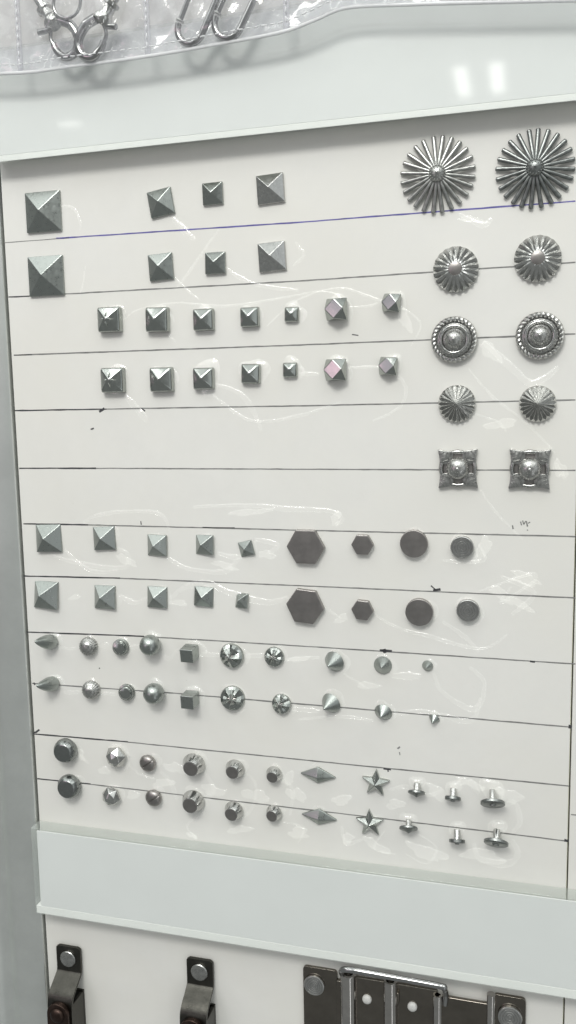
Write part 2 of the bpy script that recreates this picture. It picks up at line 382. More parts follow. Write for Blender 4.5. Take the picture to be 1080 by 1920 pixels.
def ball_mesh(r, h):
    pr = [(r*.7,0)]
    for i in range(1,14):
        a = -0.75+(math.pi/2+.75)*i/13; pr.append((max(.02, r*math.cos(a)), h-r+r*math.sin(a)))
    return mesh('ball_stud', *lathe(pr, 40), smooth=50)
def capdome_mesh(r, h):
    return mesh('cap_stud', *lathe([(r*.86,0),(r*.97,h*.15),(r,h*.38),(r*.97,h*.55),(r*.90,h*.70),(r*.76,h*.93),(r*.71,h*.975),(r*.62,h*.995),(r*.3,h*1.05),(.02,h*1.07)], 44), smooth=45)
def facet_mesh(r, h):
    V = []; Fc = []
    for j,(q,z,o) in enumerate(((r*.85,0,0),(r,h*.3,0),(r*.66,h*.78,.5),(r*.2,h,0))):
        for k in range(6):
            a = 2*math.pi*(k+o)/6; V.append((q*math.cos(a), q*math.sin(a), z))
    for k in range(6):
        k2 = (k+1)%6
        Fc.append((k,k2,6+k2,6+k)); Fc += [(6+k,6+k2,12+k),(6+k2,12+k2,12+k),(12+k,12+k2,18+k2),(12+k,18+k2,18+k)]
    Fc.append(tuple(range(18,24))); Fc.append((5,4,3,2,1,0))
    return mesh('cut_stud', V, Fc, bevel=.14, segs=2, smooth=20)
def slot_mesh(r, h):
    def fr(a, q, z):
        return q, z
    pr = [(r*.85,0),(r,h*.35)]+[(max(.03, r*math.cos(t)), h*.45+h*.55*math.sin(t)) for t in [i*math.pi/2/12 for i in range(0,13)]]
    V, Fc = lathe(pr, 40)
    V = [(x,y,z-(.75 if abs(y*math.cos(.35)-x*math.sin(.35)) < r*.10 and z > h*.5 else 0)) for x,y,z in V]
    # fine grid for the slot: rebuild as height field cap
    N = 34; V2 = []; F2 = []
    for j in range(N+1):
        for i in range(N+1):
            s, t = 2*i/N-1, 2*j/N-1
            x, y = s*math.sqrt(1-t*t/2)*r, t*math.sqrt(1-s*s/2)*r
            q = min(1, math.hypot(x,y)/r); z = h*.4+h*.6*math.sqrt(max(0,1-q**2.6))
            d = abs(y*math.cos(.5)-x*math.sin(.5))
            if d < r*.06 and q < .95: z -= .35
            V2.append((x,y,z))
    for j in range(N):
        for i in range(N): a = j*(N+1)+i; F2.append((a,a+1,a+N+2,a+N+1))
    return mesh('slotted_stud', *join((V2,F2), lathe([(r*.85,0),(r*.99,h*.4)],40,cap=False)), smooth=40)
def stardome_mesh(r, h):
    def fr(a, q, z):
        t = q/r; ph = (a-math.pi/2)*5/(2*math.pi); ph -= math.floor(ph)
        tri = abs(ph-.5)*2                      # 1 along the star's points, 0 between
        return q, z - .34*h*tri*math.sin(math.pi*min(1, t))*(z > h*.15)
    pr = [(r*.9,0),(r*.985,h*.12),(r,h*.2),(r*.93,h*.42),(r*.72,h*.68),(r*.42,h*.88),(r*.16,h*.97),(.02*r,h*.98)]
    return mesh('star_cut_stud', *lathe(pr, 20, fr), bevel=.05, segs=1)
def starraise_mesh(r):
    V = []; Fc = []
    for k in range(5):
        a = math.pi/2+2*math.pi*k/5; b = a+math.pi/5
        V += [(r*math.cos(a), r*math.sin(a), .06), (r*.42*math.cos(b), r*.42*math.sin(b), .06)]
    V.append((0,0,.5)); n = 10
    for i in range(n): Fc.append((i,(i+1)%n,n))
    Fc.append(tuple(range(n)))
    return mesh('raised_star', V, Fc, bevel=.05, segs=1, smooth=15)
def fluted_mesh(r, h, n, depth, cone=True, hub=.0):
    def fr(a, q, z):
        t = q/r; ph = n*a/(2*math.pi); ph -= math.floor(ph); k = 1-4*abs(ph-.5)
        amp = depth*max(0, (t-hub*.8)/(1-hub*.8))
        return q, z + amp*k*.5*(z > .6)
    pr = [(r*.94,0),(r*.985,.3)]
    for i in range(15):
        t = 1-i/15
        z = (h-1.0)*(1-t)+1.0 if cone else 1.0+(h-1.0)*(1-t**1.25)
        pr.append((r*t, z))
    return mesh('fluted_stud', *lathe(pr+[(.02*r,h)], n*4, fr), smooth=24)
def star_mesh(r, h, skirt):
    V = []; n = 10
    for z, s in ((0,1.0),(skirt,1.0)):
        for k in range(5):
            a = math.pi/2+2*math.pi*k/5; b = a+math.pi/5
            V += [(r*s*math.cos(a), r*s*math.sin(a), z), (r*.45*s*math.cos(b), r*.45*s*math.sin(b), z)]
    V.append((0,0,h))
    Fc = [tuple(reversed(range(n)))]+[(i,(i+1)%n,n+(i+1)%n,n+i) for i in range(n)]+[(n+i,n+(i+1)%n,2*n) for i in range(n)]
    return mesh('star_stud', V, Fc, bevel=.12, segs=2, smooth=18)
def rhomb_mesh(a, b, h, skirt):
    V = [(x,y,z) for z in (0,skirt) for x,y in ((-a,0),(0,-b),(a,0),(0,b))]+[(0,0,h)]
    Fc = [(3,2,1,0)]+[(i,(i+1)%4,4+(i+1)%4,4+i) for i in range(4)]+[(4+i,4+(i+1)%4,8) for i in range(4)]
    return mesh('rhombus_stud', V, Fc, bevel=.2, segs=2, smooth=22)
def glue_pad(parent, r, dx=0, dy=0, h=.7, seed=0, mw=None):
    rnd = random.Random(seed); ph = [rnd.uniform(0,6.28) for _ in range(4)]
    def rad(a): return 1+.13*math.sin(2*a+ph[0])+.09*math.sin(3*a+ph[1])+.05*math.sin(5*a+ph[2])
    r *= .94; h *= .8
    pr = [(r,0.02),(r*.93,h*.28),(r*.82,h*.6),(r*.68,h*.88),(r*.5,h),(.02,h)]
    V, Fc = lathe(pr, 28, fr=lambda a,q,z:(q*rad(a), z))
    o = link('glue_pad', mesh('glue_pad', [(x+dx,y+dy,z) for x,y,z in V], Fc, smooth=60), M_PAD)
    pm = parent.matrix_world.copy()
    x, _, z = pm.translation
    o.parent = parent; bpy.context.view_layer.update()
    base = Matrix.Translation((x, 0, z)) @ BASE
    o.matrix_local = parent.matrix_local.inverted() @ base
    return o
SEED = [0]
def stud(name, me, material, mw, label, group, pad=None, cat='stud'):
    o = link(name, me, material); o.matrix_world = mw
    tag(o, label, cat, group)
    if pad:
        SEED[0] += 1; glue_pad(o, pad[0], *(pad[1:]), seed=SEED[0])
    return o
UPLO = ('upper', 'lower')
# --- flat pyramids of the two top rows
G = 'flat pyramid studs in the two top rows'
for (pts, w, h, mt, desc) in (
  (((83,398,0),(88,518,0)), 65, 4.2, M_GUN, 'largest satin gunmetal pyramid stud, beside the aluminium column'),
  (((303,381,9),(303,501,3)), 45, 3.6, M_GUN, 'medium dull grey pyramid stud'),
  (((400,364,1),(405,494,0)), 38, 3.0, M_POL, 'smallest pyramid stud between two bigger ones, above and below the blue line'),
  (((508,355,3),(511,482,3)), 51, 3.8, M_NICK, 'shiny polished wide pyramid stud')):
    for i, (u, v, rot) in enumerate(pts):
        lab = (desc.split(',')[0] + (' above the blue line' if i == 0 else ' just below the blue line'))
        W = span(u, v, w)
        stud('pyramid_stud', pyr_mesh(W, h, .9, .2), mt, pose(u, v, rot, axis=(0,(.05 if (u,v)==(405,494) else 0),1)), lab, G)
# --- skirted pyramids
G = 'tall skirted pyramid studs'
for j, (pts, w, desc) in enumerate((
  (((209,600,0),(215,713,0)), 43, 'tall square stud with embossed star on its pyramid top'),
  (((298,600,-1),(306,712,0)), 43, 'tall square pyramid stud next to the embossed one'),
  (((384,600,0),(384,710,0)), 39, 'tall square pyramid stud, middle of its row of five'),
  (((470,595,0),(472,701,-2)), 36, 'tall square pyramid stud between the middle one and the tiny one'),
  (((548,590,-2),(545,694,0)), 28, 'tiny square pyramid stud in its row of five'))):
    for i, (u, v, rot) in enumerate(pts):
        W = span(u, v, w)
        me = pyr_mesh(W, W*.58, W*.28, .55, .2)
        o = stud('skirted_pyramid_stud', me, M_POL, pose(u, v, rot), desc+', %s row' % UPLO[i], G, pad=(W*.60,.2,.5,.9) if (i,j) not in ((0,4),(1,2),(1,3),(1,4)) else (W*.78, .9, .6, 1.0))
        if j == 0:
            for k in range(4):
                a = math.pi/4+k*math.pi/2
                leafV = [(0,0,0),(.9,.45,.0),(2.6,0,0),(.9,-.45,0),(1.1,0,.45)]
                leaf = mesh('embossed_ray', leafV, [(0,1,4),(1,2,4),(2,3,4),(3,0,4)], bevel=.05, smooth=20)
                sl = math.atan2(W*.30, W/2)
                b = k*math.pi/2
                mwl = Matrix.Rotation(b,4,'Z') @ Matrix.Translation((W*.06*MM,0,(W*.58-W*.06*.6)*MM)) @ Matrix.Rotation(sl,4,'Y')
                link('embossed_ray', leaf, M_POL, o, mwl)
# --- diamond facet studs
G = 'cube studs with cut corners'
for (pts, w, desc) in (
  (((635,581,0,-.15,.02),(634,694,0,-.19,.02)), 40, 'bigger faceted stud with a diamond face and cut corners'),
  (((738,569,-6,-.25,.05),(731,687,-4,-.16,.03)), 34, 'smaller faceted stud with a diamond face and cut corners')):
    for i, (u, v, rot, tx, ty) in enumerate(pts):
        W = span(u, v, w)
        stud('faceted_stud', anti_mesh(W, W*.72, W*.28), M_POL, pose(u, v, rot, axis=(tx,ty,1), h=-.5), desc+', %s row' % UPLO[i], G, pad=(W*.66,.3,.6,1.0))
# --- sharp pyramids, left of the hexagons
G = 'sharp pyramid studs beside the hexagons'
names = ('largest', 'second largest', 'middle sized', 'second smallest', 'smallest')
for j, (pts, w) in enumerate((
  (((93,1009,2,80,1011),(88,1115,-2,72,1118)), 46), (((197,1009,3,187,1011),(198,1119,0,186,1122)), 40),
  (((296,1022,-1,286,1025),(296,1119,-1,287,1122)), 37), (((385,1021,0,375,1023),(383,1118,-3,377,1121)), 35),
  (((463,1028,14,457,1031),(455,1126,0,445,1126)), 27))):
    for i, (u, v, rot, tu, tv) in enumerate(pts):
        W = span(u, v, w); h = W*.48
        stud('pyramid_stud', pyr_mesh(W, h, .7, .16), M_GUN, pose(u, v, rot, axis_to(u, v, tu, tv, h)), '%s of the sharp pyramid studs leading to the hexagons, %s row' % (names[j], UPLO[i]), G, pad=(W*.6,.8,0,.45) if j else None)
# --- flat hexagons and discs
G = 'flat studs'
for pts, w, rots, desc in ((((575,1024),(574,1135)), 71, (0,-5), 'large flat hexagonal dark stud'), (((681,1020),(681,1142)), 42, (0,-4), 'small flat hexagonal dark stud')):
    for i, (u, v) in enumerate(pts):
        W = span(u, v, w)
        stud('hexagon_stud', poly_mesh(6, W/2, 2.0, .35), M_DARK, pose(u, v, rots[i]), desc+', %s row' % UPLO[i], G, pad=(W*.42,.5,-.5,.5))
for i, (u, v) in enumerate(((777,1018),(787,1146))):
    W = span(u, v, 52)
    stud('disc_stud', poly_mesh(40, W/2, 2.0, .3), M_DARK, pose(u, v), 'plain flat round dark stud, %s row' % UPLO[i], G, pad=(W*.6,.3,-.6,.5))
for i, (u, v) in enumerate(((867,1025),(878,1143))):
    W = span(u, v, 44)
    stud('ringed_stud', rings_mesh(W/2, 2.0), M_RING, pose(u, v), 'flat round stud with fine concentric rings, %s row' % UPLO[i], G, pad=(W*.66,.3,-.7,.5))
# --- the two rows of small shapes
G = 'small studs of many shapes'
for i, (u, v, tu, tv) in enumerate(((99,1204,65,1203),(102,1282,68,1286))):
    W = span(u, v, 25); r = W/2; h = 9.0; ax = axis_to(u, v, tu, tv, h); l = Vector(ax).length
    pr = [(r*.9,0),(r,l*.08),(r*1.0,l*.2),(r*.93,l*.36),(r*.76,l*.55),(r*.5,l*.76),(r*.24,l*.92),(r*.1,l*.98),(.02,l)]
    stud('bullet_stud', mesh('bullet_stud', *lathe(pr, 36), smooth=60), M_GUN, pose(u, v, 0, ax), 'pointed bullet shaped stud, %s row' % UPLO[i], G, pad=(r*1.35,.5,.3,1.3))
for i, (u, v, tu, tv) in enumerate(((168,1211,161,1213),(173,1292,166,1298))):
    r = span(u, v, 30)/2; h = r*1.25
    def ribs(a, q, z, r=r):
        return q*(1+(.035*math.cos(22*a) if z > .3 and q > r*.35 else 0)), z
    pr = [(r*.8,0)]
    for k in range(17):
        t = k/16; a = t*math.pi/2*.86; pr.append((r*math.cos(a)*(1+.05*math.cos(t*5*2*math.pi)), h*(.22+.78*math.sin(a))))
    pr += [(r*.17,h*.98),(.02,h*.98)]
    stud('beehive_stud', mesh('beehive_stud', *lathe(pr, 88, ribs), smooth=40), M_ANT, pose(u, v, 0, axis_to(u, v, tu, tv, h)), 'ribbed beehive stud with a small flat tip, %s row' % UPLO[i], G, pad=(r*1.15,.4,.5,1.2))
for i, (u, v, tu, tv) in enumerate(((228,1213,223,1215),(239,1297,234,1301))):
    r = span(u, v, 29)/2; h = r*1.0
    pr = [(r*.85,0),(r,h*.15),(r,h*.35),(r*.95,h*.42),(r*.88,h*.44),(r*.88,h*.6),(r*.83,h*.68),(r*.72,h*.70),(r*.71,h*.84),(r*.62,h*.94),(r*.4,h*.99),(.02,h)]
    stud('stepped_stud', mesh('stepped_stud', *lathe(pr, 44), smooth=32), M_POL, pose(u, v, 0, axis_to(u, v, tu, tv, h)), 'small stepped dome stud between beehive and ball, %s row' % UPLO[i], G, pad=(r*1.2,.6,.2,.8))
for i, (u, v) in enumerate(((287,1206),(294,1296))):
    r = span(u, v, 36)/2
    stud('ball_stud', ball_mesh(r, r*1.7), M_GUN, pose(u, v), 'smooth round ball stud, %s row' % UPLO[i], G, pad=(r*1.05,.3,.8,1.4))
for i, (u, v, tu, tv) in enumerate(((361,1219,350,1230),(362,1306,351,1317))):
    W = span(u, v, 24); ax = axis_to(u, v, tu, tv, 5.0)
    V, Fc = box(-W/2,W/2,-W/2,W/2,0,5.4)
    stud('cube_stud', mesh('cube_stud', V, Fc, bevel=.25, segs=2, smooth=22), M_GUN, pose(u, v, 0, ax), 'plain cube stud, %s row' % UPLO[i], G, pad=(W*.85,.9,.4,1.0))
for desc, pts, w in (('larger domed stud cut with a five pointed star', ((436,1228,429,1234,8),(437,1308,433,1313,0)), 45), ('smaller domed stud cut with a five pointed star', ((515,1231,511,1234,-14),(529,1319,523,1322,8)), 37)):
    for i, (u, v, tu, tv, rot) in enumerate(pts):
        r = span(u, v, w)/2; h = r*.85
        o = stud('star_cut_stud', stardome_mesh(r, h), M_POL, pose(u, v, rot, axis_to(u, v, tu, tv, h)), desc+', %s row' % UPLO[i], G, pad=(r*1.2,.7,0,.7))
        link('star_boss', starraise_mesh(r*.42), M_DARK, o, Matrix.Translation((0,0,(h*.80)*MM)))
for desc, pts, w, hf, mt in (('largest cone spike stud', ((627,1240,615,1250),(621,1318,607,1330)), 39, 1.25, M_GUN), ('medium cone spike stud', ((718,1247,715,1252),(719,1335,714,1345)), 34, 1.0, M_GUN), ('smallest cone spike stud', ((802,1248,799,1252),(815,1346,810,1357)), 21, 1.2, M_GUN)):
    for i, (u, v, tu, tv) in enumerate(pts):
        r = span(u, v, w)/2; h = r*hf; ax = axis_to(u, v, tu, tv, h)
        stud('cone_stud', cone_mesh(r, Vector(ax).length), mt, pose(u, v, 0, ax), desc+', %s row' % UPLO[i], G, pad=(r*1.3,.6,.2,.7))
# --- bottom two rows
G = 'studs in the two bottom rows'
for i, (u, v) in enumerate(((127,1404),(134,1471))):
    r = span(u, v, 41)/2
    stud('cap_stud', capdome_mesh(r, r*.95), M_CAP, pose(u, v, 20), 'big dark round domed stud with a flattened front, %s row' % UPLO[i], G, pad=(r*1.1,1,-.3,.6))
for i, (u, v, w, rot) in enumerate(((221,1416,40,10),(212,1490,36,-12))):
    r = span(u, v, w)/2
    stud('cut_stud', facet_mesh(r, r*1.05), M_NICK, pose(u, v, rot, (-.12,-.12,1)), 'bright stud cut with triangular facets, %s row' % UPLO[i], G, pad=(r*1.2,.6,-.4,.6))
for i, (u, v) in enumerate(((280,1428),(291,1493))):
    r = span(u, v, 30)/2
    stud('slotted_stud', slot_mesh(r, r*.95), M_DARK, pose(u, v, 5, (-.1,-.1,1)), 'dark domed stud with a slot across, %s row' % UPLO[i], G, pad=(r*1.3,.8,-.3,.6))
for desc, pts, w, w2 in (('largest truncated cone stud with flat end shaded dark', ((365,1431,357,1442),(364,1500,356,1511)), 41, 27), ('middle truncated cone stud with flat end shaded dark', ((442,1440,435,1449),(440,1518,433,1528)), 35, 23.5), ('smallest truncated cone stud with flat end shaded dark', ((515,1450,510,1458),(515,1523,509,1531)), 30, 20.5)):
    for i, (u, v, tu, tv) in enumerate(pts):
        r = span(u, v, w)/2; r2 = span(u, v, w2)/2; h = r*1.0
        o = stud('truncated_stud', trunc_mesh(r, r2, h), M_NICK, pose(u, v, 0, axis_to(u, v, tu, tv, h)), desc+', %s row' % UPLO[i], G, pad=(r*1.15,.6,.3,.6))
        l = Vector(axis_to(u, v, tu, tv, h)).length
        link('end_face', mesh('end_face', *lathe([(r2*.93,0),(r2*.92,.06),(r2*.6,.08),(.02,.08)], 40), smooth=40), M_DARK, o, Matrix.Translation((0,0,(h-.005)*MM)))  # darker metal painted for the dim reflection in the flat end
for i, (u, v) in enumerate(((597,1452),(599,1530))):
    a = span(u, v, 66)/2
    stud('rhombus_stud', rhomb_mesh(a, a*.50, 2.6, .8), M_GUN, pose(u, v, -2 if i == 0 else -4, (0,-.12,1)), 'long rhombus shaped pyramid stud, %s row' % UPLO[i], G, pad=(a*.5,0,1.0,.5))
for i, (u, v, rot) in enumerate(((705,1466,-3),(694,1541,3))):
    r = span(u, v, 54)/2
    stud('star_stud', star_mesh(r, 3.3, 1.1), M_POL, pose(u, v, rot), 'five pointed star stud, %s row' % UPLO[i], G, pad=(r*.6,0,.6,.5))
# --- rivets glued lying against the board
G = 'rivets glued at a slant'
def rivet(label, hu, hv, rpx, pu, pv, ppx, kind, h1, glue):
    r = span(hu, hv, rpx)/2; pr_ = span(hu, hv, ppx)/2
    x0, z0 = at(pu, pv, .7); x1, z1 = at(hu, hv, h1)
    ax = Vector((x1-x0, z1-z0, h1-.7)); ln = ax.length
    q = Vector((0,0,1)).rotation_difference(ax.normalized())
    mw = Matrix.Translation((x0*MM, -.7*MM, z0*MM)) @ BASE @ q.to_matrix().to_4x4()
    o = empty('rivet', mw)
    if kind == 'cone': hp = [(pr_*.8,-.9),(r*.9,-.85),(r,-.6),(r,0),(r*.8,.25),(r*.4,.6),(.04,r*.42)]
    else: hp = [(pr_*.8,-1.15),(r*.92,-1.1),(r,-.9),(r,-.1),(r*.93,.1),(r*.30,.15),(r*.27,.5),(r*.2,.62),(.04,.64)]
    hp = [(q_, zz+ln) for q_, zz in hp]
    link('head', mesh('head', *lathe(hp, 44), smooth=35), M_GUND, o)
    link('post', mesh('post', *lathe([(.03,0),(pr_*.9,0),(pr_,.2),(pr_,ln*.75),(pr_*1.15,ln-.5)], 32), smooth=35), M_NICK, o)
    tag(o, label, 'rivet', G)
    rnd = random.Random(int(hu)); ph = rnd.uniform(0,6)
    pr2 = [(glue,0.03),(glue*.94,.5),(glue*.8,1.0),(glue*.6,1.4),(glue*.3,1.7),(.03,1.75)]
    V, Fc = lathe(pr2, 30, fr=lambda a,qq,zz:(qq*(1+.14*math.sin(2*a+ph)+.09*math.sin(3*a)), zz))
    g = link('glue_dollop', mesh('glue_dollop', V, Fc, smooth=60), M_GLUE, o)
    gx, gz = at(pu, pv-1, 0)
    bpy.context.view_layer.update()
    g.matrix_local = mw.inverted() @ Matrix.Translation((gx*MM, 0, gz*MM)) @ BASE
    return o
rivet('small rivet with a conical head glued at a slant beside the upper star', 781,1488, 32, 782,1468, 12, 'cone', 2.7, 2.6)
rivet('small rivet with a thick post, upper row', 849,1500, 30, 850,1478, 12, 'flat', 2.75, 2.8)
rivet('large flat headed rivet with a bright post, upper row', 924,1509, 46, 923,1481, 12, 'flat', 3.95, 4.2)
rivet('small rivet with a conical head under a glue drop beside the lower star', 766,1555, 34, 766,1537, 10, 'cone', 2.7, 2.8)
rivet('small rivet with a thick post, lower row', 857,1580, 30, 857,1555, 12, 'flat', 2.75, 3.0)
rivet('large flat headed rivet with a bright post, lower row', 930,1583, 46, 932,1555, 13, 'flat', 3.95, 3.4)
# ------------------------------------------------------------------ decorative conchos on the right
G = 'decorative conchos'
def beaded_dome(r, h, rings, n=14, bead=.22):
    parts = [lathe([(r,0)]+[(max(.03, r*math.cos(t)), h*.15+h*.85*math.sin(t)) for t in [k*math.pi/2/10 for k in range(11)]], 36)]
    for j in range(rings):
        t = math.pi/2*(j+.6)/(rings+.8); q = r*math.cos(t); z = h*.15+h*.85*math.sin(t); k = max(6, int(n*math.cos(t)*1.6))
        for i in range(k):
            a = 2*math.pi*(i+.5*(j % 2))/k; b = bead*(1-.05*j)
            parts.append(move(lathe([(b,-b*.6),(b,0),(b*.7,b*.7),(.02,b)], 6), q*math.cos(a), q*math.sin(a), z))
    parts.append(move(lathe([(r*.16,-.1),(r*.15,.25),(r*.08,.38),(.02,.4)], 12), 0, 0, h))
    return parts
def sunburst(u, v, w, n, mt, label, rot):
    o = empty('sunburst_concho', pose(u, v, rot)); r = span(u, v, w)/2
    link('centre_plate', mesh('centre_plate', *lathe([(r*.40,.2),(r*.40,1.3),(r*.34,1.7),(r*.25,2.2),(.05,2.3)], 60, fr=lambda a,q,z:(q*(1+.05*math.cos(n*a)*(q>r*.4)), z)), smooth=40), mt, o)
    pth = [(r*.20,0,2.2),(r*.35,0,2.0),(r*.55,0,1.5),(r*.75,0,1.05),(r*.9,0,.8),(r*.985,0,.65)]
    V, Fc = tube(smoothpath(pth,3), r*.051, 10, rfun=lambda t: .7+.42*min(1,t*1.6)-(.28 if t > .99 else 0)+ (.1 if .9 < t < .99 else 0), flat=.75)
    ray = mesh('ray', V, Fc, smooth=45)
    for k in range(n):
        link('ray', ray, mt, o, Matrix.Rotation(2*math.pi*(k+.5)/n+random.uniform(-.015,.015), 4, 'Z'))
    V, Fc = join(*beaded_dome(r*.22, r*.2, 3, 12, r*.020))
    link('hub', mesh('hub', V, Fc, smooth=40), mt, o, Matrix.Translation((0,0,2.1*MM)))
    tag(o, label, 'concho', G); return o
sunburst(821,329,143,24, M_SATIN, 'sunburst concho with thin round rays, brighter silver one', 0)
sunburst(1003,318,152,24, M_GUND, 'sunburst concho with thin round rays, darker and larger one', 3)
for i, (u, v, w) in enumerate(((855,506,85),(1008,486,89))):
    r = span(u, v, w)/2
    o = stud('fluted_dome_concho', fluted_mesh(r, 3.9, 20, 1.05, False, .26), M_NICK, pose(u, v, 4*i), 'fluted dome concho with smooth round centre, under the %s sunburst' % ('brighter', 'darker')[i], G, cat='concho')
    link('cap', mesh('cap', *lathe([(r*.30,-.2),(r*.28,.15),(r*.18,.35),(r*.08,.42),(.02,.43)], 30), smooth=50), M_DARK, o, Matrix.Translation((0,0,3.62*MM)))
def rope_concho(u, v, w, label):
    o = empty('rope_rim_concho', pose(u, v)); r = span(u, v, w)/2
    link('saucer', mesh('saucer', *lathe([(r*.9,0),(r*.96,.5),(r*.93,1.2),(r*.80,1.0),(r*.72,1.0),(r*.64,1.3),(.05,1.6)], 60), smooth=40), M_ANT, o)
    nn = 28; parts = []
    for k in range(nn):
        a = 2*math.pi*k/nn; a2 = a+.50
        R1, R2 = r*.80, r*1.0
        p0 = (R1*math.cos(a), R1*math.sin(a), .95); p2 = (R2*math.cos(a2), R2*math.sin(a2), .7)
        am = a+.25; p1 = (r*.91*math.cos(am), r*.91*math.sin(am), 1.75)
        parts.append(tube(smoothpath([p0,p1,p2],4), r*.078, 7, rfun=lambda t: .55+.6*math.sin(math.pi*t)))
    link('rope_rim', mesh('rope_rim', *join(*parts), smooth=50), M_ANT, o)
    V, Fc = tube([(r*.60*math.cos(2*math.pi*k/48), r*.60*math.sin(2*math.pi*k/48), 1.75) for k in range(48)], r*.085, 10, closed=True)
    link('inner_ring', mesh('inner_ring', V, Fc, smooth=60), M_NICK, o)
    V, Fc = join(*beaded_dome(r*.42, r*.40, 5, 20, r*.026))
    link('beaded_dome', mesh('beaded_dome', V, Fc, smooth=40), M_ANT, o, Matrix.Translation((0,0,1.4*MM)))
    tag(o, label, 'concho', G)
rope_concho(852,637,84, 'round concho with twisted rope rim and beaded dome, closer to the faceted studs')
rope_concho(1012,630,89, 'round concho with twisted rope rim and beaded dome, closer to the board seam')
for i, (u, v) in enumerate(((857,757),(1008,757))):
    r = span(u, v, 70)/2
    stud('fluted_cone_concho', fluted_mesh(r, 3.5, 22, .85, True, .0), M_NICK, pose(u, v, 3*i), 'pleated cone concho, %s' % ('closer to the board centre', 'closer to the board seam')[i], G, cat='concho')
def flower(u, v, w, label, rot):
    o = empty('square_flower_concho', pose(u, v, rot)); a = span(u, v, w)/2
    link('back_plate', mesh('back_plate', *lathe([(a*.80,0),(a*.80,.5),(a*.6,.6),(.05,.6)], 40), smooth=40), M_DARK, o)
    ov = [(a*.30,a*.30),(a*.22,a*.60),(a*.28,a*.91),(a*.64,a*.935),(a*1.0,a*1.0),(a*.935,a*.64),(a*.91,a*.28),(a*.60,a*.22)]
    V = [(x,y,1.5) for x,y in ov]+[(x,y,.1) for x,y in ov]+[(a*.66,a*.66,1.72)]
    Fc = [(k,(k+1)%8,16) for k in range(8)]+[(k,8+k,8+(k+1)%8,(k+1)%8) for k in range(8)]+[tuple(range(8,16))]
    leaf = mesh('leaf', V, Fc, bevel=.16, segs=2)
    vein = mesh('vein', *join(*[tube([(a*(.48+.16*k),a*(.44+.16*k),1.62),(a*(.80+.045*k),a*(.36+.16*k),1.58)], .20, 6) for k in range(3)], *[tube([(a*(.44+.16*k),a*(.48+.16*k),1.62),(a*(.36+.16*k),a*(.80+.045*k),1.58)], .20, 6) for k in range(3)]), smooth=50)
    arc = mesh('petal_arc', *tube(smoothpath([(-a*.34,a*.80,.8),(-a*.18,a*.84,.95),(0,a*.86,1.0),(a*.18,a*.84,.95),(a*.34,a*.80,.8)],4), a*.115, 9), smooth=50)
    for k in range(4):
        R_ = Matrix.Rotation(k*math.pi/2, 4, 'Z')
        lf = link('leaf', leaf, M_ANT, o, R_); link('vein', vein, M_ANT, lf)
        link('petal_arc', arc, M_ANT, o, R_)
    V, Fc = join(*beaded_dome(a*.57, a*.52, 5, 24, a*.020))
    link('beaded_dome', mesh('beaded_dome', V, Fc, smooth=40), M_ANT, o, Matrix.Translation((0,0,.8*MM)))
    tag(o, label, 'concho', G)
flower(859,878,74, 'square concho with four leaves and a beaded dome, closer to the board centre', 1)
flower(993,879,78, 'square concho with four leaves and a beaded dome, closer to the board seam', -1)
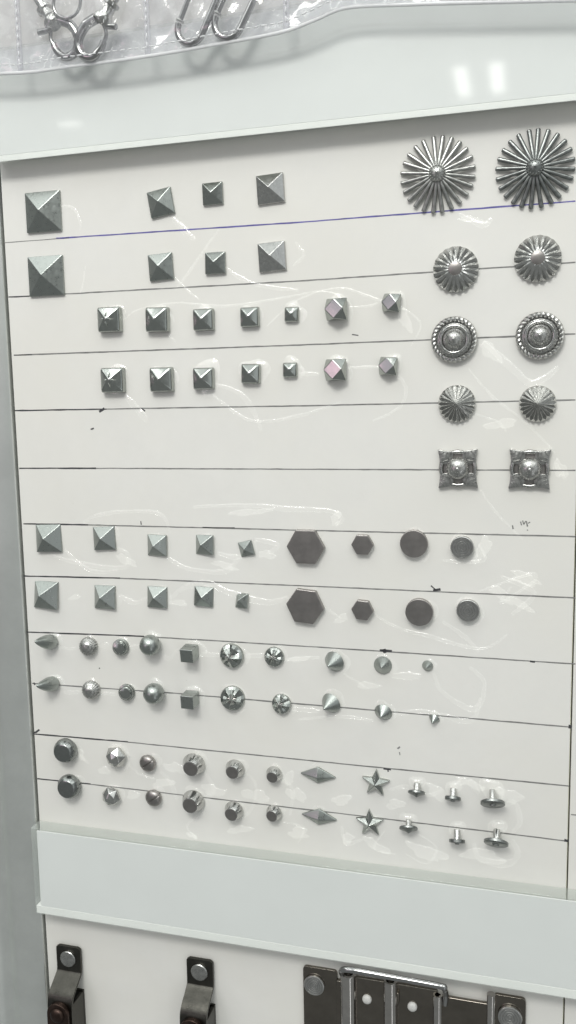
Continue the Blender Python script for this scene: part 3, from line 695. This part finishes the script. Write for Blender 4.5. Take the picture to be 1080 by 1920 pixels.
# ------------------------------------------------------------------ glue threads on the board
TR = [
 [(410,430),(330,545)],[(323,410),(365,450)],[(327,520),(372,560)],[(420,500),(470,530),(560,545)],[(550,500),(570,480),(555,455)],[(118,385),(140,390),(152,420),(150,430)],[(160,500),(158,530),(150,550)],
 [(230,600),(260,580),(330,570),(420,575),(530,560),(600,545),(640,555)],[(500,610),(560,560),(640,540),(700,560),(760,580),(790,610),(770,650)],[(655,575),(700,570),(740,545)],[(300,610),(330,640)],
 [(235,740),(262,770),(275,790)],[(400,740),(470,790),(560,780),(640,755)],[(655,690),(720,690),(760,720),(750,760),(700,790)],[(400,720),(450,740),(480,780),(490,810)],[(560,700),(600,700)],
 [(880,690),(920,740),(980,790),(1040,850)],[(905,640),(960,690),(1000,720),(1050,690)],[(885,775),(930,790),(950,810)],[(1040,870),(1060,900)],[(900,920),(930,960),(980,1010)],[(860,400),(905,420),(920,410)],
 [(360,950),(460,945),(540,955),(620,960),(640,975),(630,985)],[(150,985),(180,965),(240,960),(300,965),(320,1000)],[(100,1040),(150,1055),(230,1065),(240,1040),(215,1025)],[(120,1030),(170,1070),(220,1070)],
 [(310,1040),(350,1065),(420,1070),(450,1045),(480,1040)],[(405,1035),(440,1045),(460,1040)],[(225,1115),(250,1130),(280,1120)],[(320,1120),(350,1100),(390,1095),(430,1110),(500,1130),(540,1120)],[(480,1010),(520,1020),(500,1040)],
 [(640,1160),(610,1140)],[(700,1150),(740,1175),(800,1190),(900,1215),(950,1190)],[(830,1165),(870,1190),(900,1220)],[(900,1020),(910,1050),(870,1055),(830,1050)],[(900,1110),(990,1075),(1000,1090),(940,1130),(960,1100)],[(940,1080),(1000,1110),(960,1150)],
 [(110,1212),(130,1216),(150,1214)],[(182,1215),(195,1212),(210,1214)],[(240,1214),(262,1212)],[(300,1220),(315,1235),(335,1215)],[(376,1225),(412,1228)],[(458,1232),(495,1228)],[(534,1235),(560,1235),(600,1232)],[(645,1262),(690,1290)],[(735,1265),(790,1268)],[(812,1262),(830,1300),(890,1330),(910,1280),(880,1250)],
 [(120,1300),(150,1298)],[(190,1300),(220,1302)],[(545,1330),(600,1335)],[(740,1340),(800,1335),(880,1350),(900,1310)],[(560,1350),(640,1345),(700,1350)],
 [(145,1410),(165,1430)],[(240,1430),(260,1450),(290,1460)],[(385,1450),(400,1480),(380,1500)],[(460,1450),(480,1470),(470,1520),(430,1545)],[(300,1445),(320,1470),(330,1500)],[(530,1460),(550,1480),(545,1530)],[(385,1520),(350,1550),(370,1570)],[(530,1540),(570,1550),(560,1580)],
 [(730,1480),(760,1475),(800,1490),(830,1480)],[(860,1470),(880,1465),(900,1490)],[(945,1510),(965,1505),(975,1540),(960,1560)],[(640,1550),(650,1580),(680,1575)],[(780,1560),(820,1590),(800,1620),(760,1600)],[(890,1580),(900,1610),(950,1620),(970,1600),(960,1575)],[(720,1560),(700,1590),(740,1600)],
]
for k, pts in enumerate(TR):
    P = [(*at(u+random.uniform(-2,2), v+random.uniform(-2,2)), 0.05) for u, v in pts]
    P = smoothpath(P, 7)
    P = [(x+random.uniform(-.12,.12), y+random.uniform(-.12,.12), z) for x, y, z in P]
    wd = random.choice((.4,.6,.8,1.0,1.4))
    V, Fc = tube(P, wd, 8, rfun=lambda t: .45+.55*math.sin(math.pi*min(1,max(0,t)))*(.8+.3*math.sin(t*13+k)), flat=.30)
    link('glue_thread', mesh('glue_thread', V, Fc, smooth=60), M_GLUE, board)
SM = [(330,1440,22,12),(400,1482,26,10),(480,1492,24,14),(556,1490,20,12),(640,1500,18,10),(742,1508,20,8),(820,1485,24,10),(884,1470,22,8),(955,1492,20,14),(306,1468,20,10),(196,1445,14,8),(250,1490,16,8),
 (905,1605,34,14),(800,1598,34,14),(705,1585,24,10),(652,1572,12,10),(560,1562,22,10),(955,1122,34,10),(985,1085,28,9),(690,1285,22,6),(560,1236,20,5),(335,1130,16,6),(500,1040,16,8),(236,1050,20,9),(140,1120,14,5),
 (905,1030,12,22),(420,1060,26,6),(640,1160,12,8),(390,725,10,12),(760,600,10,18),(920,660,22,10),(940,795,22,9),(1050,880,10,16),(885,412,22,5),(470,960,40,6),(630,972,10,12),(150,1415,12,10),(450,1555,24,8),(360,1566,10,6),(540,1460,12,14)]
for k, (u, v, a_, b_) in enumerate(SM):
    rnd = random.Random(100+k); ph = [rnd.uniform(0,6.28) for _ in range(5)]; x, z = at(u, v); a_ *= .19; b_ *= .19; tl = rnd.uniform(-.6,.3)
    def rad(t): return 1+.22*math.sin(2*t+ph[0])+.16*math.sin(3*t+ph[1])+.10*math.sin(5*t+ph[2])+.06*math.sin(9*t+ph[3])
    hh = rnd.uniform(.16,.38)
    V, Fc = lathe([(1,.02),(.94,hh*.8),(.88,hh),(.75,hh*.75),(.45,hh*.62),(.02,hh*.7)], 40, fr=lambda t,q,zz:(q*rad(t), zz))
    V = [(x+(px*a_*math.cos(tl)-py*b_*math.sin(tl)), z+(px*a_*math.sin(tl)+py*b_*math.cos(tl)), pz) for px,py,pz in V]
    link('glue_smear', mesh('glue_smear', V, Fc, smooth=70), M_GLUE, board)
# ------------------------------------------------------------------ bent brackets below the lower strip
def bracket(u, v, label):
    """(u, v) centre of the rivet"""
    x, z = at(u, v, 1.6)
    o = empty('bent_bracket', Matrix.Translation((x*MM, 0, z*MM)) @ BASE)
    hw = 5.3; t = 1.2
    line = smoothpath([(5.0,1.3),(0,1.3),(-4.6,1.4),(-6.2,2.0),(-8.2,4.6),(-10.2,7.4),(-12.2,9.0),(-15,9.6),(-24,9.8),(-30,9.8)], 5)
    V = []; Fc = []
    for i, (y, q) in enumerate(line):
        a = line[max(i-1,0)]; b = line[min(i+1,len(line)-1)]; dy, dq = b[0]-a[0], b[1]-a[1]; l = math.hypot(dy,dq)
        ny, nq = dq/l*t/2, -dy/l*t/2
        cr = min(1, (5.0-y)/1.1) if y > 3.9 else 1; wv = hw-(1-math.sqrt(max(0,1-(1-cr)**2)))*1.1
        V += [(-wv,y-ny,q-nq),(wv,y-ny,q-nq),(wv,y+ny,q+nq),(-wv,y+ny,q+nq)]
        if i:
            p = 4*(i-1); c = 4*i
            Fc += [(p+k,p+(k+1)%4,c+(k+1)%4,c+k) for k in range(4)]
    n_ = len(V); Fc += [(0,1,2,3),(n_-4,n_-3,n_-2,n_-1)]
    link('bent_strap', mesh('bent_strap', V, Fc, bevel=.12, segs=1, smooth=30), M_BRZ, o)
    link('rivet', mesh('rivet', *lathe([(3.2,1.5),(3.4,1.9),(3.35,2.5),(3.1,2.75),(1.5,2.85),(.03,2.86)], 40), smooth=35), M_ANT, o)
    # rounded tongue with a domed head in front, and the return of the strap behind it
    pts = [(4.6*math.cos(a), -17.2+4.6*math.sin(a)) for a in [math.pi*k/16 for k in range(17)]]+[(-4.6,-30),(4.6,-30)]
    n_ = len(pts); V = [(px,py,q) for q in (10.0,12.2) for px,py in pts]
    Fc = [tuple(reversed(range(n_))), tuple(range(n_,2*n_))]+[(k,(k+1)%n_,n_+(k+1)%n_,n_+k) for k in range(n_)]
    link('tongue', mesh('tongue', V, Fc, bevel=.3, segs=2, smooth=40), M_BRZR, o)
    link('domed_head', mesh('domed_head', *lathe([(3.0,12.1),(2.95,12.6),(2.3,13.2),(1.2,13.55),(.03,13.6)], 36), smooth=50), M_BRZR, o, Matrix.Translation((0,-17.3*MM,0)))
    V, Fc = box(-hw, hw, -30, -13.6, .05, 1.2)
    link('foot_plate', mesh('foot_plate', V, Fc, bevel=.2, segs=2), M_BRZ, o)
    V, Fc = box(hw-1.3, hw, -30, -13.9, 1.2, 9.2)
    link('side_wall', mesh('side_wall', V, Fc, bevel=.15, segs=1), M_BRZ, o)
    tag(o, label, 'bracket', 'bent bronze brackets under the lower strip')
bracket(129,1796, 'dark bronze bent strap bracket with round rivet, beside the aluminium column')
bracket(375,1821, 'dark bronze bent strap bracket with round rivet, beside the black chrome latch')
# ------------------------------------------------------------------ black chrome latch
def P2(u, v, h): return at(u, v, h)
o = empty('hinged_latch', Matrix.Translation((0,0,0)) @ BASE)
tag(o, 'large black chrome hinged latch plate with wire bail and ringed rivets', 'latch')
zb = -262.0
def plate(name, x0, x1, z1, h0, h1, mt=M_BCHR, bev=.45, z0=zb, crop=0.0):
    if crop:
        pts = [(x0,z0),(x1,z0)]+[(x1-crop+crop*math.cos(a), z1-crop+crop*math.sin(a)) for a in [math.pi/2*k/6 for k in range(7)]]+[(x0+crop-crop*math.sin(a), z1-crop+crop*math.cos(a)) for a in [math.pi/2*k/6 for k in range(7)]]
        n_ = len(pts); V = [(a,b,q) for q in (h0,h1) for a,b in pts]
        Fc = [tuple(reversed(range(n_))), tuple(range(n_,2*n_))]+[(k,(k+1)%n_,n_+(k+1)%n_,n_+k) for k in range(n_)]
    else: V, Fc = box(x0,x1,z0,z1,h0,h1)
    return link(name, mesh(name, V, Fc, bevel=bev, segs=2, smooth=30), mt, o)
def barrel(name, x, z1, r, h, mt=M_BCH2, z0=zb, hollow=True):
    pr = [(r,0),(r,z1-z0-.3),(r*.95,z1-z0)]+([(r*.62,z1-z0),(r*.6,z1-z0-3),(.03,z1-z0-3)] if hollow else [(.03,z1-z0)])
    V, Fc = lathe(pr, 30)
    V = [(a+x, c+z0, -b+h) for a,b,c in V]
    return link(name, mesh(name, V, Fc, smooth=40), mt, o)
xa, za = P2(568,1809,1.2); xb, _ = P2(628,1880,1.2)
plate('flange_plate', xa, xb+1, za-.3, .1, 1.3, crop=1.4)
xr, zr = P2(589,1848,2)
ringm = rings_mesh(span(589,1848,38)/2, 1.1)
link('ringed_rivet', ringm, M_RING, o, Matrix.Translation((xr*MM, zr*MM, 1.25*MM)))
xk, zk = P2(652,1827,4)
barrel('knuckle', xk, zk, 2.9, 3.2)
plate('spacer_leaf', xb+.6, xk-.5, za-3.5, .1, 2.0)
xm0, zm = P2(668,1828,3); xm1, _ = P2(820,1860,3)
plate('centre_leaf', xk+1.6, xm1, zm-1.2, 1.0, 2.6)
xc, zc = P2(731,1842,5)
barrel('centre_barrel', xc, zc, 2.4, 4.0)
link('lug', mesh('lug', *box(xc+1.6, xc+3.0, zc-9, zc-4.5, 2.4, 4.0), bevel=.3), M_BCHR, o)
for uu, vv in ((688,1874),(773,1888)):
    x, z = P2(uu, vv, 3)
    link('nylon_rivet', mesh('nylon_rivet', *lathe([(1.7,0),(1.7,.6),(1.5,1.0),(1.0,1.25),(.03,1.35)], 28), smooth=45), M_WRIV, o, Matrix.Translation((x*MM, z*MM, 2.55*MM)))
# wire bail across the top, its ends bent back into the knuckles
bp = [(*P2(643,1832,3.5),3.0),(*P2(640,1822,6),5.6),(*P2(652,1818,7.0),7.0),(*P2(700,1826,7.2),7.2),(*P2(820,1848,7.2),7.2),(*P2(833,1854,6.5),6.4),(*P2(836,1866,4),4.0),(*P2(834,1885,3),2.2)]
V, Fc = tube(smoothpath(bp, 7), 1.05, 14)
link('wire_bail', mesh('wire_bail', V, Fc, smooth=60), M_CHR, o)
x0_, z0_ = P2(812,1866,3); x1_, z1_ = P2(915,1884,3)
plate('right_leaf', xm1+.2, x1_, z1_-.2, .8, 2.4)
barrel('end_knuckle', xm1+.1, z0_+.2, 1.7, 2.6)
x2_, z2_ = P2(926,1869,3); x3_, _ = P2(986,1890,1.3)
barrel('step_bend', x1_+1.0, z2_+.3, 1.5, 2.2, hollow=False)
plate('end_flange', x1_+1.6, x3_, z2_-.2, .1, 1.4, crop=1.4)
xr, zr = P2(956,1908,2.2)
link('ringed_rivet', rings_mesh(span(956,1908,46)/2, 1.3), M_RING, o, Matrix.Translation((xr*MM, zr*MM, 1.35*MM)))
# ------------------------------------------------------------------ clear pocket sheet hanging over the upper strip
HEM = [(-60,142),(0,140),(60,137),(130,127),(210,117),(300,104),(420,83),(530,62),(590,40),(650,17),(760,11),(900,7),(1080,3),(1150,2)]
HH = 13.0
hem = smoothpath([(*at(u, v, HH), 0) for u, v in HEM], 10)
def hemz(x):
    for a, b in zip(hem, hem[1:]):
        if a[0] <= x <= b[0]: return a[1]+(b[1]-a[1])*(x-a[0])/(b[0]-a[0]+1e-9)
    return hem[0][1] if x < hem[0][0] else hem[-1][1]
x0h, x1h = hem[0][0], hem[-1][0]
SEAMU = [(38,120),(276,60),(537,30)]
seams = [at(u, v, HH)[0] for u, v in SEAMU]
def bulge(x):
    xs = [x0h-20]+seams+[at(800,5,HH)[0], x1h+20]
    for a, b in zip(xs, xs[1:]):
        if a <= x <= b: return math.sin(math.pi*(x-a)/(b-a))**.6
    return 0
def sheet(name, side):
    NX, NZ = 150, 34; TOP = 175; V = []; Fc = []
    for j in range(NZ+1):
        for i in range(NX+1):
            x = x0h+(x1h-x0h)*i/NX; zb_ = hemz(x); t = j/NZ; z = zb_+(TOP-zb_)*t**1.3
            b = bulge(x)*min(1, (z-zb_)/6.0)
            wob = .35*math.sin(x*.55+z*.3)*math.sin(z*.23+x*.11)+.25*math.sin(x*.9-z*.6)
            V.append((x, z, HH + side*(.18+2.6*b) + b*wob))
    for j in range(NZ):
        for i in range(NX): a = j*(NX+1)+i; Fc.append((a,a+1,a+NX+2,a+NX+1))
    return mesh(name, V, Fc, smooth=80)
r = empty('pocket_sheet', BASE.copy())
tag(r, 'clear plastic pocket sheet with welded seams hanging over the upper strip', 'pocket sheet')
link('front_film', sheet('front_film', 1), M_PVCF, r); link('back_film', sheet('back_film', -1), M_PVC, r)
V, Fc = tube([(x, z+.35, HH) for x, z, _ in hem], .62, 10, flat=.7)
link('hem', mesh('hem', V, Fc, smooth=60), M_STITCH, r)
st = mesh('stitch', *lathe([(.05,-.85),(.20,-.75),(.24,0),(.20,.75),(.05,.85)], 8), smooth=60)
st.materials.append(M_STITCH)
x = x0h+1
while x < x1h-1:
    z = hemz(x)+2.4; z2 = hemz(x+1)+2.4
    mw = Matrix.Translation((x*MM, z*MM, (HH+1.35+2.6*bulge(x)*.45)*MM)) @ Matrix.Rotation(math.atan2(z2-z,1)+random.uniform(-.1,.1),4,'Z') @ Matrix.Rotation(math.pi/2,4,'Y')
    link('stitch', st, M_STITCH, r, mw); x += 2.5
for sx in seams:
    z = hemz(sx)+3.5
    while z < 150:
        mw = Matrix.Translation((sx*MM, z*MM, (HH+.6)*MM)) @ Matrix.Rotation(math.pi/2,4,'X')
        link('stitch', st, M_STITCH, r, mw); z += 2.6
    V, Fc = box(sx-.9, sx+.9, hemz(sx)+.6, 170, HH-.25, HH+.3)
    link('weld_seam', mesh('weld_seam', V, Fc, bevel=.12), M_PVC, r)
# --- hardware in the pockets
def oval(cu, cv, length, width, ang, r_, h, label):
    x, z = at(cu, cv, h)
    e = empty('spring_hook', Matrix.Translation((x*MM,-h*MM,z*MM)) @ BASE @ Matrix.Rotation(math.radians(ang),4,'Z'))
    a = width/2; L2 = length-width
    pts = [(a*math.cos(t), a*math.sin(t), 0) for t in [math.pi+math.pi*k/18 for k in range(19)]]+[(a*1.05, L2*.25,0),(a*1.08, L2*.6,0)]
    pts += [(a*1.0*math.cos(t), L2+a*math.sin(t), 0) for t in [math.pi*k/14 for k in range(15)]]+[(-a*1.0, L2*.9,0),(-a, L2*.8,0)]
    V, Fc = tube(pts, r_, 12); link('hook_body', mesh('hook_body', V, Fc, smooth=60), M_CHR, e)
    V, Fc = tube([(-a*1.0,a*.15,.0),(-a*.98,L2*.45,.15),(-a*.98,L2*.82,.1)], r_*.78, 12); link('gate', mesh('gate', V, Fc, smooth=60), M_CHR, e)
    link('gate_notch', mesh('gate_notch', *move(lathe([(r_*1.25,-.4),(r_*1.3,0),(r_*1.25,.4)],12), 0,0,0)), M_NICK, e, Matrix.Translation((-a*MM,a*.2*MM,0)) @ Matrix.Rotation(math.pi/2,4,'X'))
    tag(e, label, 'spring hook', 'spring hooks in the pocket')
oval(357,54,36,8.6,-27,1.05,HH, 'chrome oval spring hook in the pocket, beside the crossed swivel clasps')
oval(428,42,36,9.0,-29,1.05,HH, 'chrome oval spring hook in the pocket, beside the empty looking pocket')
def clasp(cu, cv, ang, h, label, flip=1):
    x, z = at(cu, cv, h)
    e = empty('swivel_clasp', Matrix.Translation((x*MM,-h*MM,z*MM)) @ BASE @ Matrix.Rotation(math.radians(ang),4,'Z'))
    a = 4.4
    pts = [(a*.55*flip,6.6,0),(a*.95*flip,3.6,0),(a*1.0*flip,0,0),(a*.75*flip,-3.2,0),(0,-4.8,0),(-a*.75*flip,-3.4,0),(-a*.98*flip,0,0),(-a*.9*flip,2.4,0)]
    V, Fc = tube(smoothpath(pts,6), 1.45, 12, rfun=lambda t: 1.15-.4*t); link('hook', mesh('hook', V, Fc, smooth=60), M_CHR, e)
    V, Fc = tube(smoothpath([(-a*.9*flip,1.6,0),(-a*.85*flip,4.4,.1),(-a*.2*flip,7.4,.2)],5), .62, 10); link('gate', mesh('gate', V, Fc, smooth=60), M_CHR, e)
    V, Fc = tube([(-a*.4*flip,6.3,.4),(-a*1.35*flip,8.2,1.2)], .95, 10); link('thumb_lever', mesh('thumb_lever', V, Fc, smooth=50), M_CHR, e)
    pr = [(1.5,0),(2.3,.9),(2.45,2.2),(1.9,3.4),(1.5,4.2),(1.5,6.2),(2.0,6.6),(2.0,7.6),(1.4,8.0),(1.1,8.2),(1.1,14),(1.7,14.3),(1.7,16),(.05,16.2)]
    V, Fc = lathe(pr, 24); V = [(p*1.3,s+6.0,-q*1.3) for p,q,s in V]
    link('swivel_neck', mesh('swivel_neck', V, Fc, smooth=40), M_NICK, e)
    V, Fc = tube([(5.0*math.cos(2*math.pi*k/32), 26.0+4.6*math.sin(2*math.pi*k/32), 0) for k in range(32)], .9, 10, closed=True)
    link('swivel_ring', mesh('swivel_ring', V, Fc, smooth=60), M_CHR, e)
    tag(e, label, 'swivel clasp', 'swivel clasps in the pocket')
clasp(124,78,34,HH-.9,'chrome swivel snap clasp in the pocket, leaning towards the aluminium column', 1)
clasp(170,78,-38,HH+.9,'chrome swivel snap clasp in the pocket, leaning towards the spring hooks', -1)
V, Fc = tube([(4.9*math.cos(2*math.pi*k/36), 4.6*math.sin(2*math.pi*k/36), 0) for k in range(36)], .55, 10, closed=True)
x, z = at(126,6,HH+1)
rg = link('split_ring', mesh('split_ring', V, Fc, smooth=60), M_CHR); rg.matrix_world = Matrix.Translation((x*MM,-(HH+1.2)*MM,z*MM)) @ BASE
tag(rg, 'thin chrome ring between the two swivel clasps', 'ring')
bpy.context.view_layer.update()
